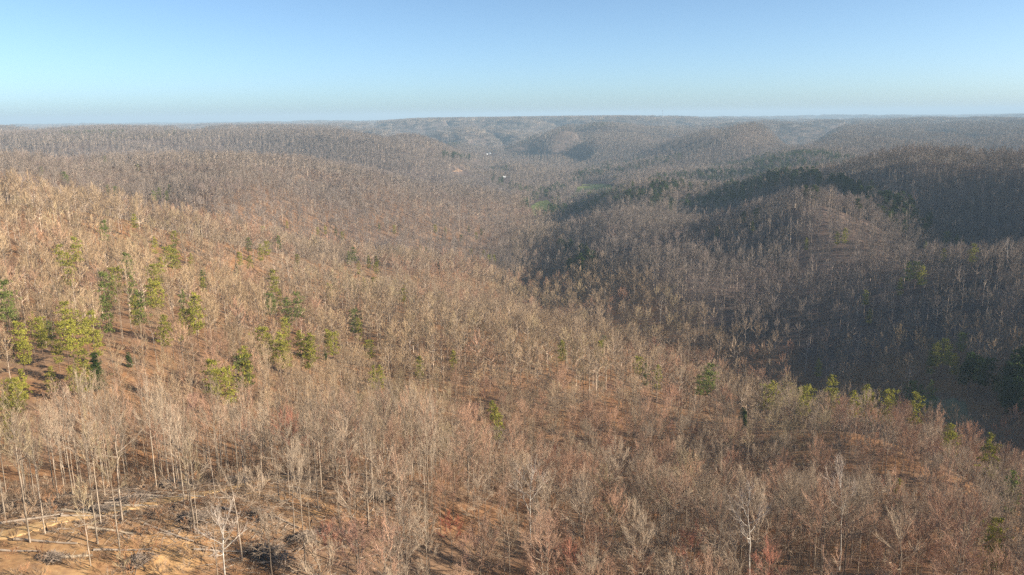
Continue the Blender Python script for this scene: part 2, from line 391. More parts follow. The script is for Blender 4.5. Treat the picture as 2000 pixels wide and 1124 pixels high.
def bare(seed, H, clear, Rw, limbs, br, tw, sub, fat=1.0, fork=False, lean=0.0, open_=0.0, upb=.30, tl=.86):
    """a leafless tree: returns (trunk with its limbs, twiggy crown)"""
    rg = random.Random(seed); T = MB(); Cn = MB()
    r0 = 0.0095 * H * rg.uniform(0.8, 1.15) * (0.25 + 0.75 * min(1, Rw / 4.8))
    la = rg.uniform(0, 6.28); lv = Vector((math.cos(la), math.sin(la), 0)) * lean
    topk = 0.80
    tr = []; n = 9
    for i in range(n + 1):
        t = i / n
        tr.append(Vector((0, 0, -1.0)) + Vector((0, 0, H * topk + 1.0)) * t + lv * (H * t * t) + rv(rg, 0.10 * t * (1 + Rw * 0.18)))
    rad = [r0 * (1.35 if i == 0 else 1.0) * (1 - 0.80 * (i / n) ** 1.2) * fat ** 0.5 for i in range(n + 1)]
    T.tube(tr, rad, 6 if fat < 1.6 else 4)
    zc = H * (clear + 0.22 * (1 - clear)); ga = rg.uniform(0, 6.28)
    axes = []
    for k in range(limbs):
        t = (k + rg.uniform(-.3, .3) + 0.5) / limbs
        ga += 2.399 + rg.uniform(-.4, .4)
        hz = clear + (topk - 0.04 - clear) * t ** 0.8
        p0, tg = along(tr, (H * hz + 1) / (H * topk + 1))
        e = 0.05 + 0.9 * t + rg.uniform(-.12, .12); e = min(max(e, -0.05), 0.98)
        rad_ = Rw * math.sqrt(max(0.03, 1 - e * e)) * rg.uniform(0.72, 1.08)
        p1 = Vector((math.cos(ga) * rad_, math.sin(ga) * rad_, zc + (H - zc) * e * rg.uniform(.88, 1.03))) + lv * H * 0.8
        if p1.z < p0.z + 0.12 * rad_ + 0.6: p1.z = p0.z + 0.12 * rad_ + 0.6
        d0 = Vector((math.cos(ga), math.sin(ga), 0.05 + upb + 0.9 * t)).normalized()
        rl = max(0.32 * r0, 0.55 * rad[min(n, int(n * hz / topk))])
        if fork and k < 3: rl *= 1.35
        pts = curve(p0, d0, p1, 5, rg, 0.025 * Rw)
        T.tube(pts, [rl * (1 - 0.72 * i / 5) * fat ** 0.6 for i in range(6)], 4 if fat < 1.6 else 3)
        axes.append((pts, rl))
    axes.append(([tr[-3], tr[-2], tr[-1], tr[-1] + Vector((0, 0, H * 0.16)) + rv(rg, .4)], r0 * .3))
    cc = Vector((0, 0, zc)) + lv * H * .6
    bl0 = (0.36 + 0.1 * open_) * Rw + 0.028 * H
    for pts, rl in axes:
        for j in range(br):
            t = 0.30 + 0.70 * (j + rg.uniform(0, .9)) / br
            p, tg = along(pts, min(t, .999))
            out = (p - cc); out = out.normalized() if out.length > .5 else Vector((0, 0, 1))
            d = (tg * 0.75 + out * 0.55 + rv(rg, .75) + Vector((0, 0, upb))).normalized()
            bl = bl0 * rg.uniform(.6, 1.1) * (1.15 - .45 * t)
            q = [p, p + d * bl * .5 + rv(rg, .08 * bl), p + (d + Vector((0, 0, .22)) + rv(rg, .2)) * bl]
            rb = 0.034 * fat * rg.uniform(.8, 1.2)
            Cn.tube(q, [rb, rb * .75, rb * .45], 3)
            for i in range(tw):
                a, tg2 = along(q, .15 + .84 * (i + rg.random()) / tw)
                d2 = (tg2 * .7 + out * .35 + rv(rg, .72) + Vector((0, 0, upb * .9))).normalized()
                l2 = tl * rg.uniform(.7, 1.5) * (0.55 + 0.06 * Rw + 0.008 * H)
                rt_ = 0.0165 * fat * rg.uniform(.8, 1.25)
                b = a + d2 * l2
                Cn.tube([a, b], [rt_, 0], 3, 0, True)
                for s_ in range(sub):
                    a3 = a.lerp(b, rg.uniform(.25, .8)); d3 = (d2 + rv(rg, .75) + Vector((0, 0, .15))).normalized()
                    Cn.tube([a3, a3 + d3 * l2 * rg.uniform(.4, .7)], [rt_ * .8, 0], 3, 0, True)
    return T, Cn

def needle_tuft(mb, rg, c, d, s, n, wd):
    for k in range(n):
        v = (d * 0.55 + rv(rg, 1.0)).normalized()
        sd = v.cross(rv(rg, 1)).normalized() * wd
        b = c + rv(rg, s * .35); tip = b + v * s * rg.uniform(.7, 1.25)
        mb.face([b - sd, b + sd, tip], 0)
def pine(seed, H, clear, Rw, whorls, tufts, nn, fat=1.0, cone=0.5):
    """a pine: bare lower trunk with dead stubs, ragged tiers of needle pads above"""
    rg = random.Random(seed); T = MB(); Cn = MB()
    n = 7; r0 = 0.0105 * H
    tr = [Vector((0, 0, -1)) + Vector((0, 0, H * .97 + 1)) * (i / n) + rv(rg, .12 * i / n) for i in range(n + 1)]
    T.tube(tr, [r0 * (1 - .88 * i / n) * (1.3 if i == 0 else 1) * fat ** .5 for i in range(n + 1)], 6 if fat < 1.6 else 4)
    for k in range(4):
        p, _ = along(tr, clear * rg.uniform(.6, 1)); a = rg.uniform(0, 6.28)
        T.tube([p, p + Vector((math.cos(a), math.sin(a), .1)) * rg.uniform(.5, 1.6)], [.04 * fat, .0], 3, 0, True)
    for wv in range(whorls):
        t = (wv + rg.uniform(0, .8)) / whorls; z = clear + (0.985 - clear) * t
        prof = (1 - t) ** cone * (0.55 + 0.45 * smooth(0, .25, t)) if cone > .2 else math.sqrt(max(.04, 1 - (2 * t - .8) ** 2 * .65))
        nb = rg.choice((3, 4, 4, 5)); a0 = rg.uniform(0, 6.28)
        for b in range(nb):
            if rg.random() < .12: continue
            a = a0 + b * 6.283 / nb + rg.uniform(-.35, .35)
            L = Rw * prof * rg.uniform(.55, 1.18) + .25
            p0, _ = along(tr, min(.995, z)); d0 = Vector((math.cos(a), math.sin(a), .05 + .55 * t))
            p1 = p0 + Vector((math.cos(a) * L, math.sin(a) * L, L * (.12 + .35 * t) + rg.uniform(-.3, .3)))
            pts = curve(p0, d0.normalized(), p1, 3, rg, .06)
            T.tube(pts, [.05 * fat, .035 * fat, .025 * fat, .012 * fat], 3)
            for k in range(max(2, int(tufts * (.4 + .6 * L / Rw)))):
                q, tg = along(pts, min(.999, .38 + .62 * (k + rg.random()) / tufts))
                sp = (.18 + .13 * L)
                q = q + Vector((rg.gauss(0, sp), rg.gauss(0, sp), rg.gauss(.05, sp * .28)))
                needle_tuft(Cn, rg, q, (tg * .5 + Vector((0, 0, .6))).normalized(), .58 * fat ** .5, nn, .075 * fat)
    return T, Cn

def joined(T, C_, cm):
    j = MB(); j.join(T, 0); j.join(C_, 1); return j
PROTO = {}     # kind -> list of dicts (trunk mesh, crown mesh)
def near_set(kind, builds, mat):
    PROTO[kind] = []
    for T, C_ in builds:
        PROTO[kind].append((T.mesh("trunk", [M_BARK], True), C_.mesh("crown", [mat]), joined(T, C_, mat)))
rg0 = random.Random(3)
near_set('slender', [bare(100 + i, 1.0 * h, c, r, l, 7, 6, 1, upb=.20) for i, (h, c, r, l) in enumerate(
    [(25, .42, 2.1, 11), (23, .45, 1.7, 10), (26, .40, 2.4, 12), (22, .36, 1.9, 10), (24, .50, 2.0, 9)])], M_TWIG)
near_set('spreading', [bare(200 + i, h, c, r, l, 9, 8, 2, fork=True, lean=le, upb=.08) for i, (h, c, r, l, le) in enumerate(
    [(21, .36, 4.3, 12, 0), (18, .32, 4.6, 13, .03), (22, .42, 3.8, 12, .04), (17, .34, 4.0, 11, .0), (23, .44, 4.7, 14, .02)])], M_TWIG)
near_set('forked', [bare(300 + i, h, c, r, l, 7, 6, 1, fork=True, lean=.04, open_=1, upb=.14) for i, (h, c, r, l) in enumerate(
    [(21, .42, 4.0, 7), (23, .46, 3.8, 7), (19, .38, 4.2, 8)])], M_TWIG)
near_set('sapling', [bare(400 + i, h, .25, r, 6, 5, 5, 1) for i, (h, r) in enumerate([(7, 1.5), (9, 1.9), (6, 1.3)])], M_TWIG)
near_set('pine', [pine(500 + i, h, c, r, wv, tu - 2, 11, 1.0, co) for i, (h, c, r, wv, tu, co) in enumerate(
    [(19, .42, 3.6, 13, 10, .45), (17, .38, 3.9, 12, 11, .15), (21, .50, 3.4, 12, 10, .15), (16, .30, 3.2, 13, 9, .6)])], M_NEEDLE)
near_set('cedar', [pine(600 + i, h, .12, r, 14, 9, 11, 1.0, .75) for i, (h, r) in enumerate([(9, 1.9), (7.5, 1.6)])], M_NEEDLE)

# instanced kinds for the woods that nobody could count
LIB = bpy.data.collections.new("woodland_tree_kinds")
LIBN = []
def lib(name, mb, mats):
    o = bpy.data.objects.new(name, mb.mesh(name, mats)); LIB.objects.link(o); LIBN.append(name)
    return len(LIBN) - 1
NEAR = {k: [lib(f"kind_{'abcdef'[q]}_{k}_{i}", p_[2], [M_BARK, M_NEEDLE if k in ('pine', 'cedar') else M_TWIG]) for i, p_ in enumerate(PROTO[k])]
        for q, k in enumerate(('slender', 'spreading', 'forked', 'sapling', 'pine', 'cedar'))}
BRUSH = [lib(f"kind_f_low_brush_{i}", joined(*bare(450 + i, 1.5, .08, .9, 5, 4, 5, 0, .8), M_TWIG), [M_BARK, M_TWIG]) for i in range(3)]
def libset(pref, builds, mat): return [lib(f"{pref}_{i}", joined(T, C_, mat), [M_BARK, mat]) for i, (T, C_) in enumerate(builds)]
MID = libset("kind_g_mid", [bare(700 + i, h, c, r, l, 9, 10, 0, 1.75, True, upb=.08, tl=.66) for i, (h, c, r, l) in enumerate(
    [(22, .38, 4.6, 10), (21, .36, 4.9, 10), (23, .45, 3.8, 9), (24, .5, 3.0, 8), (20, .34, 4.4, 9)])], M_TWIG)
MIDP = libset("kind_h_midpine", [pine(750 + i, h, c, r, 10, 6, 8, 2.2, co) for i, (h, c, r, co) in enumerate(
    [(19, .4, 3.7, .4), (17, .36, 3.9, .15), (20, .45, 3.4, .3)])], M_NEEDLE)
FAR = libset("kind_i_far", [bare(800 + i, h, c, r, 8, 6, 6, 0, 3.6, upb=.1, tl=.75) for i, (h, c, r) in enumerate(
    [(22, .36, 4.8), (21, .33, 5.0), (23, .42, 4.2), (20, .36, 4.4)])], M_TWIG)
FARP = libset("kind_j_farpine", [pine(850 + i, h, .3, 3.9, 8, 4, 6, 4.0, co) for i, (h, co) in enumerate([(19, .4), (17, .2)])], M_NEEDLE)
def clump(seed):
    rg = random.Random(seed); T = MB(); C_ = MB()
    for gx in range(4):
        for gy in range(4):
            t_, c_ = bare(seed * 31 + gx * 5 + gy, rg.uniform(18, 24), .4, rg.uniform(4.6, 5.8), 6, 4, 3, 0, 7.5)
            ox, oy = (gx - 1.5) * 9.5 + rg.uniform(-2.5, 2.5), (gy - 1.5) * 9.5 + rg.uniform(-2.5, 2.5)
            for src, dst in ((t_, T), (c_, C_)):
                src.v = [(x + ox, y + oy, z) for x, y, z in src.v]; dst.join(src)
    return T, C_
CLUMP = libset("kind_k_clump", [clump(i + 1) for i in range(3)], M_TWIG)

# tree colours (bark and twigs; distant and opposite woods darkened for shade)
def tint_of(rg, kind, x, y):
    n = float(perlin(x / 70, y / 70, 51)); n2 = float(perlin(x / 300, y / 300, 52)); u = rg.random()
    if kind == 'pine':
        a = Vector((.085, .115, .022)); b = Vector((.05, .085, .024)); c_ = a.lerp(b, min(1, max(0, u + .3 * n)))
        return c_ * rg.uniform(.8, 1.25)
    if kind == 'cedar': return Vector((.05, .07, .022)) * rg.uniform(.8, 1.2)
    tan = Vector((.385, .275, .165)); grey = Vector((.335, .26, .19)); pink = Vector((.385, .225, .15)); olive = Vector((.33, .26, .15))
    c_ = tan.lerp(grey, min(1, max(0, .5 + n2 + .5 * (rg.random() - .5))))
    if (n > .22 and u < .5) or (x > -25 and math.hypot(x, y) < 330 and u < .34 + .5 * n): c_ = c_.lerp(pink, .55 + .45 * rg.random())
    elif n < -.25 and u < .5: c_ = c_.lerp(olive, .7)
    q = math.hypot(x, y) + 50 * n2      # shade among distant and opposite crowns, put into their twig colour
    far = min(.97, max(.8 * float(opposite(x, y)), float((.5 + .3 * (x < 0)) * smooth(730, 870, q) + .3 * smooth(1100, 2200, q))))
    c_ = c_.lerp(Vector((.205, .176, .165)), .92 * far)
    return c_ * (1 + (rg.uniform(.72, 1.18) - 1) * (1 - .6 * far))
def bark_of(rg, kind):
    if kind in ('pine', 'cedar'): return Vector((.19, .13, .095)) * rg.uniform(.8, 1.2)
    if kind == 'slender': return Vector((.36, .29, .22)) * rg.uniform(.6, 1.25)
    return Vector((.25, .20, .155)) * rg.uniform(.55, 1.35)

# where the woods thin out
TRK = np.array([on_ground(*p)[:2] for p in TRACK_PIX])
def near_line(x, y, P):
    best = 1e9
    for k in range(len(P) - 1):
        a, b = P[k], P[k + 1]; ab = b - a; t = np.clip(((x - a[0]) * ab[0] + (y - a[1]) * ab[1]) / (ab @ ab), 0, 1)
        best = min(best, math.hypot(x - a[0] - ab[0] * t, y - a[1] - ab[1] * t))
    return best
OPEN_ = []   # yards and banks free of trees, each with the gap in front through which it shows
for px, py, rr, gap in ((892, 336, 16, 130), (905, 336, 12, 130), (985, 347, 14, 170), (955, 303, 26, 260), (838, 296, 8, 60)):
    x, y, _ = on_ground(px, py); OPEN_.append((x, y, rr, gap))

POINTS = []   # (x, y, z, kind index, yaw, scale, tint, bark)
def scatter(rmin, rmax, step, half, keep):
    rs = np.random.RandomState(int(rmin) + 17)
    n = int(rmax / step) + 2
    gx, gy = np.meshgrid(np.arange(-n, n + 1), np.arange(-n if rmax < 2000 else -int(.75 * n), n + 1))
    x = (gx + rs.uniform(-.55, .55, gx.shape) + .5 * (gy % 2)) * step; y = (gy + rs.uniform(-.55, .55, gx.shape)) * step
    x, y = x.ravel() * .848 - y.ravel() * .53, x.ravel() * .53 + y.ravel() * .848; r = np.hypot(x, y); th = np.degrees(np.abs(np.arctan2(x, y)))
    k = (r >= rmin) & (r < rmax) & (th < half)
    for X0, Y0, r0, gap in OPEN_:
        q = math.hypot(X0, Y0); ux, uy = -X0 / q, -Y0 / q; t_ = np.clip((x - X0) * ux + (y - Y0) * uy, 0, gap)
        k &= np.hypot(x - X0 - ux * t_, y - Y0 - uy * t_) > r0
    for P in FIELD_XY: k &= ~in_poly(x, y, P)
    x, y = x[k], y[k]; return x, y, ground_z(x, y), rs

# ---- near woods
NEAR_T = []   # candidates for single trees: (slant, x, y, z, kind, idx, yaw, scale, tint, bark, px, py)
rg = random.Random(12)
x, y, z, rs = scatter(58, 330, 4.7, 62, None)
PX, PY, DD = project(x, y, z)
_, TY, _ = project(x, y, z + 21)
for i in range(len(x)):
    X, Y, Z = float(x[i]), float(y[i]), float(z[i]); px, py = float(PX[i]), float(PY[i])
    clearing = px < 700 and 925 - 20 * (px > 500) < py < 2400
    poles = px < 860 and not clearing and py > 800
    if clearing:
        dens = .42 if py < 1030 else .36 if py < 1130 else .05
        if px > 450: dens = .34
        if px > 600: dens = .55
        if near_line(X, Y, TRK) < 3.0: continue
        kind = 'slender' if rg.random() < .86 else 'forked'
        if px > 480 and rg.random() < .45: kind = rg.choice(('spreading', 'forked'))
    elif poles:
        dens = .92; kind = 'slender' if rg.random() < .80 else rg.choice(('spreading', 'forked'))
    else:
        dens = .60 * (1 if perlin(X / 16, Y / 16, 71) > -.35 else .7); u = rg.random(); kind = 'spreading' if u < .74 else 'forked' if u < .86 else 'slender'
        if px < 1000 and py > 560 and rg.random() < .22: kind = 'slender'
    if rg.random() > dens: continue
    idx = rg.randrange(len(PROTO[kind])); s = rg.uniform(.55, 1.0) if px < 860 else rg.uniform(.52, .95)
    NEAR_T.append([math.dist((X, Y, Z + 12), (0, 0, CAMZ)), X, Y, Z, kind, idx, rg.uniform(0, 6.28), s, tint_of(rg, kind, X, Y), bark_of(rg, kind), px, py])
# undergrowth between them
x, y, z, rs = scatter(58, 420, 5.2, 60, None)
PX, PY, _ = project(x, y, z)
for i in range(len(x)):
    u = rg.random(); clearing = PX[i] < 640 and PY[i] > 925
    if u > (.35 if clearing else .62): continue
    if clearing and near_line(x[i], y[i], TRK) < 2.6: continue
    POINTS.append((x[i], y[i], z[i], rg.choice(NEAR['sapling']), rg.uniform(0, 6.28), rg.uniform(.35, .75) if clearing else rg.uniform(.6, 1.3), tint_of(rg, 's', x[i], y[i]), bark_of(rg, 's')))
x, y, z, rs = scatter(62, 300, 1.9, 46, None)
PX, PY, _ = project(x, y, z)
for i in range(len(x)):
    if PY[i] > 1180 or rg.random() > (.75 if perlin(x[i] / 9, y[i] / 9, 81) > -.1 else .35): continue
    if PX[i] < 640 and PY[i] > 925 and near_line(x[i], y[i], TRK) < 2.2: continue
    t_ = rg.choice((Vector((.26, .17, .11)), Vector((.33, .23, .15)), Vector((.27, .20, .14)), Vector((.36, .20, .11)))) * rg.uniform(.7, 1.2)
    POINTS.append((x[i], y[i], z[i], rg.choice(BRUSH), rg.uniform(0, 6.28), rg.uniform(.45, 1.25), t_, t_))
# ---- middle distance, far and very far woods
def fill(rmin, rmax, step, half, kinds, s0, s1, pines=None, dens=1.0, seed=5):
    x, y, z, rs = scatter(rmin, rmax, step, half, None); g = random.Random(seed)
    pn = perlin(x / 420, y / 420, 61) + .6 * perlin(x / 150, y / 150, 62); slope = ground_z(x + 12, y - 6) - ground_z(x - 12, y + 6)
    for i in range(len(x)):
        if g.random() > dens: continue
        shade = slope[i] / 26.8
        if pines and g.random() < pines * smooth(.15, .7, pn[i] + .5 * shade - .25):
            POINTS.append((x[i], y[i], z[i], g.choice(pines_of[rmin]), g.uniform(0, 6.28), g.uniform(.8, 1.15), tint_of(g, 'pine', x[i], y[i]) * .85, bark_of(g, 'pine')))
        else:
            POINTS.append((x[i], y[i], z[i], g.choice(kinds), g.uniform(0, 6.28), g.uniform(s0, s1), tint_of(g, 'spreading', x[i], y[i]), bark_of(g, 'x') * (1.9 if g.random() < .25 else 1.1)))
pines_of = {330: MIDP, 1100: FARP}
fill(330, 1100, 6.9, 50, MID, .58, 1.08, .10, .94, 5)
fill(1100, 3800, 8.6, 40, FAR, .66, 1.12, .75, .92, 6)
fill(3800, 13500, 38, 37, CLUMP, .92, 1.08, None, 1.0, 7)

# ------------------------------------------------------------------ single things
def tag(o, label, cat, group=None):
    o["label"] = label; o["category"] = cat
    if group: o["group"] = group
def place_tree(name, kind, idx, x, y, z, yaw, s, tint, bark, tall=1.0):
    root = bpy.data.objects.new(name, None); COL.objects.link(root)
    root.location = (x, y, z - 0.1); root.rotation_euler = (0, 0, yaw); root.scale = (s, s, s * tall)
    root.empty_display_size = .5
    p_ = PROTO[kind][idx]
    t_ = link("trunk", p_[0], root); c_ = link("crown", p_[1], root)
    t_["bark"] = [float(v) for v in bark]; c_["tint"] = [float(v) for v in tint]
    return root
ORD = ["leftmost", "second", "third", "fourth", "fifth", "sixth", "seventh", "eighth", "ninth", "tenth", "eleventh", "twelfth", "thirteenth", "fourteenth", "fifteenth", "sixteenth"]
def column(px):
    for lim, nm in ((130, "by the left edge"), (340, "on the far left"), (560, "on the left"), (820, "left of centre"), (1180, "in the middle"),
                    (1420, "right of centre"), (1660, "on the right"), (1860, "on the far right"), (9999, "by the right edge")):
        if px < lim: return nm
NAMED = []    # (object, look, where, px, category, group)
def label_all():
    cells = {}
    for e in NAMED: cells.setdefault((e[1], e[2]), []).append(e)
    for (look, where), L in cells.items():
        L.sort(key=lambda e: e[3])
        for k, (o, lk, wh, px, cat, grp) in enumerate(L):
            n = len(L)
            if n == 1: s = f"{look} {where}"
            elif k == 0: s = f"leftmost {look} {where}"
            elif k == n - 1: s = f"rightmost {look} {where}"
            else: s = f"{ORD[min(k, 15)]} {look} from the left {where}"
            if len(s.split()) > 16: s = s.replace("from the left", "from left")
            tag(o, s, cat, grp)
def row_name(py, px):
    if px < 700 and py > 925: return "in the clearing"
    if py > 1060: return "at the bottom edge"
    if py > 985: return "low on the hilltop"
    if py > 900: return "midway up the hilltop"
    return "high on the hilltop"
COLN = [("reddish", lambda c: c.x / c.y > 1.62), ("olive", lambda c: c.y / c.z > 1.5), ("greyish", lambda c: c.x / c.z < 1.62), ("tan", lambda c: True)]
def colour_word(c):
    for nm, f in COLN:
        if f(c): return nm

# hand-placed pale trees and red-budding trees of the photograph: crown pixel, kind
def from_crown(px, py, h):
    x, y, z = on_ground(px, py, h); return x, y, z
rg = random.Random(44)
PALE = [(1072, 520, .95, 'forked'), (1033, 535, .7, 'forked'), (1088, 505, .7, 'forked'), (1575, 690, 1.0, 'forked'), (1625, 722, .8, 'forked'), (1500, 372, .8, 'forked'),
        (1035, 950, .9, 'forked'), (1470, 1045, .95, 'forked'), (1650, 985, .95, 'forked'), (430, 1040, .8, 'forked'), (1290, 605, .9, 'forked'), (1970, 490, .9, 'forked'), (1560, 560, .8, 'forked'), (1230, 365, .7, 'forked')]
EXCL = []
for px, py, s, kind in PALE:
    x, y, z = from_crown(px, py, 15 * s)
    o = place_tree("pale_barked_tree", kind, rg.randrange(3), x, y, z, rg.uniform(0, 6.28), s * 1.08, Vector((.42, .35, .29)), Vector((.66, .60, .52)) * (1.0 if py < 800 else .72))
    wh = "on the valley floor" if 480 < py < 800 else "on the near slope" if py > 800 else "in the far valley"
    NAMED.append((o, "pale barked bare tree", wh + " " + column(px), px, "tree", "pale barked trees")); EXCL.append((x, y))
RED = [(745, 775, .9), (945, 765, .5), (1085, 858, .6), (880, 985, .75), (1190, 745, .6), (1200, 780, .6), (1310, 840, .7), (1110, 1050, .9), (760, 1020, .6), (1725, 935, .5),
       (1305, 760, .7), (930, 790, .6), (700, 1060, .8), (920, 1060, .6), (560, 830, .8), (1420, 905, .8), (1320, 935, .6), (640, 1040, .6), (1350, 1050, .8), (1900, 1010, .7), (1500, 1090, .8), (85, 800, .8), (380, 790, .8)]
for px, py, s in RED:
    x, y, z = from_crown(px, py, 15 * s)
    v = rg.choice((Vector((.38, .20, .14)), Vector((.41, .19, .13)), Vector((.37, .215, .16))))
    if (px, py) in ((880, 985), (945, 765), (1085, 858), (1725, 935)): v = Vector((.45, .155, .10)); s *= .8
    o = place_tree("red_budding_tree", 'spreading', rg.randrange(5), x, y, z, rg.uniform(0, 6.28), s * .92, v, Vector((.26, .21, .17)), .92)
    look = "vivid red budding bare tree" if v.x > .43 else "pinkish red budding bare tree"
    NAMED.append((o, look, row_name(py + 50, 900) + " " + column(px), px, "tree", "red budding trees")); EXCL.append((x, y))

# pines and cedars: crown pixel (photo), size, 0 = yellow green pine, 1 = dark green pine, 2 = dark cedar
PINES = [(205,458,.8,1),(262,432,.6,0),(130,498,1.0,0),(148,492,.8,0),(118,500,.7,0),(325,485,1.0,0),(340,500,.95,0),(312,505,.9,0),(298,520,.8,0),(335,478,.8,1),
 (300,465,.7,0),(247,512,.8,1),(225,535,.8,0),(205,560,1.0,1),(203,585,.85,1),(255,540,.8,1),(290,545,.8,0),(305,555,.8,0),(262,578,.8,0),(275,608,.75,1),
 (380,598,1.0,0),(365,605,.8,0),(350,612,.7,0),(320,632,.75,0),(355,565,.6,1),(395,540,.6,1),(395,550,.5,0),(372,500,.6,0),(340,458,.6,0),
 (12,590,.9,1),(20,605,.8,1),(60,612,.6,0),(95,640,.6,1),(75,632,.85,0),(80,655,.7,0),(130,620,1.0,0),(125,640,1.0,0),(140,655,1.0,0),(165,625,.9,0),(180,640,1.0,0),
 (190,655,.8,0),(150,610,.9,0),(38,660,.95,0),(45,675,.7,0),(110,672,.7,0),(98,722,.7,0),(160,700,.8,0),(165,718,.85,0),(150,728,.7,0),(188,730,.9,2),(140,735,.7,0),
 (40,730,.9,0),(20,750,.8,0),(30,765,.8,0),(8,770,.7,0),(10,818,.5,0),(252,708,.35,2),
 (485,470,.7,1),(508,482,.75,0),(520,478,.6,0),(543,470,.6,1),(468,508,.6,0),(488,510,.6,0),(462,530,.5,2),(513,450,.5,0),(580,500,.5,0),
 (680,488,.8,1),(690,498,.8,1),(700,515,.6,0),(720,505,.6,0),(735,500,.6,0),(735,520,.6,0),(655,450,.6,1),(635,447,.6,0),(668,453,.7,0),(620,447,.5,0),(560,436,.5,0),
 (820,478,.75,0),(832,484,.8,0),(810,488,.6,0),(775,485,.5,1),(780,495,.5,0),(856,518,.6,2),(945,495,.6,0),(955,500,.7,0),(965,503,.6,0),(920,490,.5,0),
 (535,555,.9,0),(545,562,.7,0),(525,577,.8,1),(530,590,.7,1),(560,598,.9,1),(580,596,.9,1),(640,553,.6,0),(645,560,.5,0),(710,545,.65,0),(730,548,.5,0),(692,610,.85,1),(700,625,.7,0),
 (790,555,.75,0),(788,575,.6,0),(818,570,.35,2),(512,640,.9,0),(525,655,.8,0),(545,660,.9,0),(555,668,.8,0),(598,655,.95,0),(605,668,.8,0),(585,660,.8,0),(555,625,.6,0),(472,695,.9,1),(478,705,.8,0),
 (650,655,.7,0),(640,665,.5,0),(720,665,.6,0),(762,652,.45,2),(1010,615,.5,2),(1065,620,.55,2),(906,670,.4,2),(1027,568,.5,2),(635,695,.3,2),
 (415,730,.85,0),(442,733,.8,0),(740,712,.7,0),(728,720,.6,0),(820,710,.6,0),(885,700,.5,0),(970,800,.8,0),(962,790,.5,0),(1097,675,.7,0),(1172,670,.6,0),(1180,660,.5,1),
 (1248,655,.6,0),(1285,688,.7,0),(1262,680,.6,1),(1390,705,.8,1),(1382,700,.7,1),(1368,712,.5,1),(1455,738,.6,2),(1458,750,.5,2),(1500,705,.8,0),(1512,710,.7,0),(1540,710,.8,0),(1570,718,.8,0),(1580,725,.8,0),
 (1600,700,.8,0),(1625,752,.8,0),(1670,750,.7,0),(1695,762,.8,0),(1705,768,.7,0),(1738,770,.9,0),(1782,748,.95,1),(1800,748,.95,1),(1820,758,1.05,1),(1790,775,.8,0),(1860,805,.6,0),(1865,815,.5,0),
 (1940,838,1.0,0),(1955,975,.8,0),(1948,990,.7,0),(1985,868,.8,1),(1765,848,.4,0),
 (1830,680,.9,0),(1845,675,.9,0),(1855,690,.8,0),(1820,690,.8,1),(1865,705,.7,0),(1880,660,.7,1),(1910,725,.7,1),(1950,735,.6,1),(1700,598,.7,0),(1690,590,.6,0),(1775,530,.8,1),(1760,545,.8,0),(1790,520,.8,1),
 (1800,545,.8,0),(1810,470,.9,1),(1850,455,.9,1),(1870,462,.9,1),(1880,480,.8,1),(1900,500,.8,0),(1845,490,.7,0),(1740,412,.8,1),(1650,460,.8,0),(1635,465,.7,0),(1310,412,.6,1),(1400,455,.5,1),(1145,475,.7,1),
 (1090,440,.5,1),(1470,440,.5,0),(1575,473,.6,0),(1685,285,.6,2),(900,462,.5,1),(915,440,.6,1),(930,460,.5,0),(940,452,.5,1),(850,447,.6,0),(870,445,.6,0),(740,440,.5,1),(770,447,.6,0),
 (310,372,.8,1),(300,385,.7,1),(325,378,.7,1),(330,365,.6,1),(270,330,.6,1),(210,367,.7,1),(225,372,.6,1),(80,330,.6,1),(125,338,.7,1),(130,345,.6,1),(205,310,.5,1)]
n_p = 0; N_PALE = len(EXCL)
for px, py, s, k in PINES:
    kind = 'cedar' if k == 2 else 'pine'
    s = s ** .7; h = (6 if k == 2 else 13.0 if px < 215 and py > 590 else 20.0) * s
    rim = px > 1230 and abs(py - (680 + (px - 1300) * .27)) < 48
    if rim:      # on the shoulder where the near slope drops into the valley
        v = pix_dir(px, py); q = (380 - .2 * (px - 1300) + (680 + (px - 1300) * .27 - py) * 1.2) / math.hypot(v.x, v.y)
        x, y = v.x * q, v.y * q; z = gz(x, y)
    else: x, y, z = from_crown(px, py, h)
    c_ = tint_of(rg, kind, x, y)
    if k == 0: c_ = Vector((.215, .205, .04)) * rg.uniform(.8, 1.15)
    elif k == 1: c_ = Vector((.115, .135, .04)) * rg.uniform(.85, 1.15)
    c_ = c_ * (1.4 if px > 1230 else 1.2)  # pines on the right coloured lighter, as if the sun reached them
    nm = 'cedar_tree' if k == 2 else 'pine_tree'
    o = place_tree(nm, kind, rg.randrange(len(PROTO[kind])), x, y, z, rg.uniform(0, 6.28), s * (1.5 if k == 2 else 1.18 if rim else .62 if py > 900 else .88 if px < 215 and py > 590 else 1.08), c_, bark_of(rg, kind), rg.uniform(1.08, 1.3) if k < 2 and not (px < 215 and py > 590) else 1.0)
    d_ = math.hypot(x, y)
    if px < 1000: wh = "in the hollow" if py > 590 and px < 420 else "on the middle slope" if py > 540 else "on the second ridge" if py > 425 else "on the third ridge"
    else: wh = "along the valley rim" if d_ < 430 else "on the opposite hill" if d_ < 800 else "on the far hills"
    look = {0: "yellow green pine", 1: "deep green pine", 2: "small dark cedar"}[k]
    if s >= .9 and k < 2: look = "tall " + look
    elif s <= .6 and k < 2: look = "small " + look
    NAMED.append((o, look, wh + " " + column(px), px, "tree", "cedars" if k == 2 else "pines among the bare woods"))
    EXCL.append((x, y)); n_p += 1

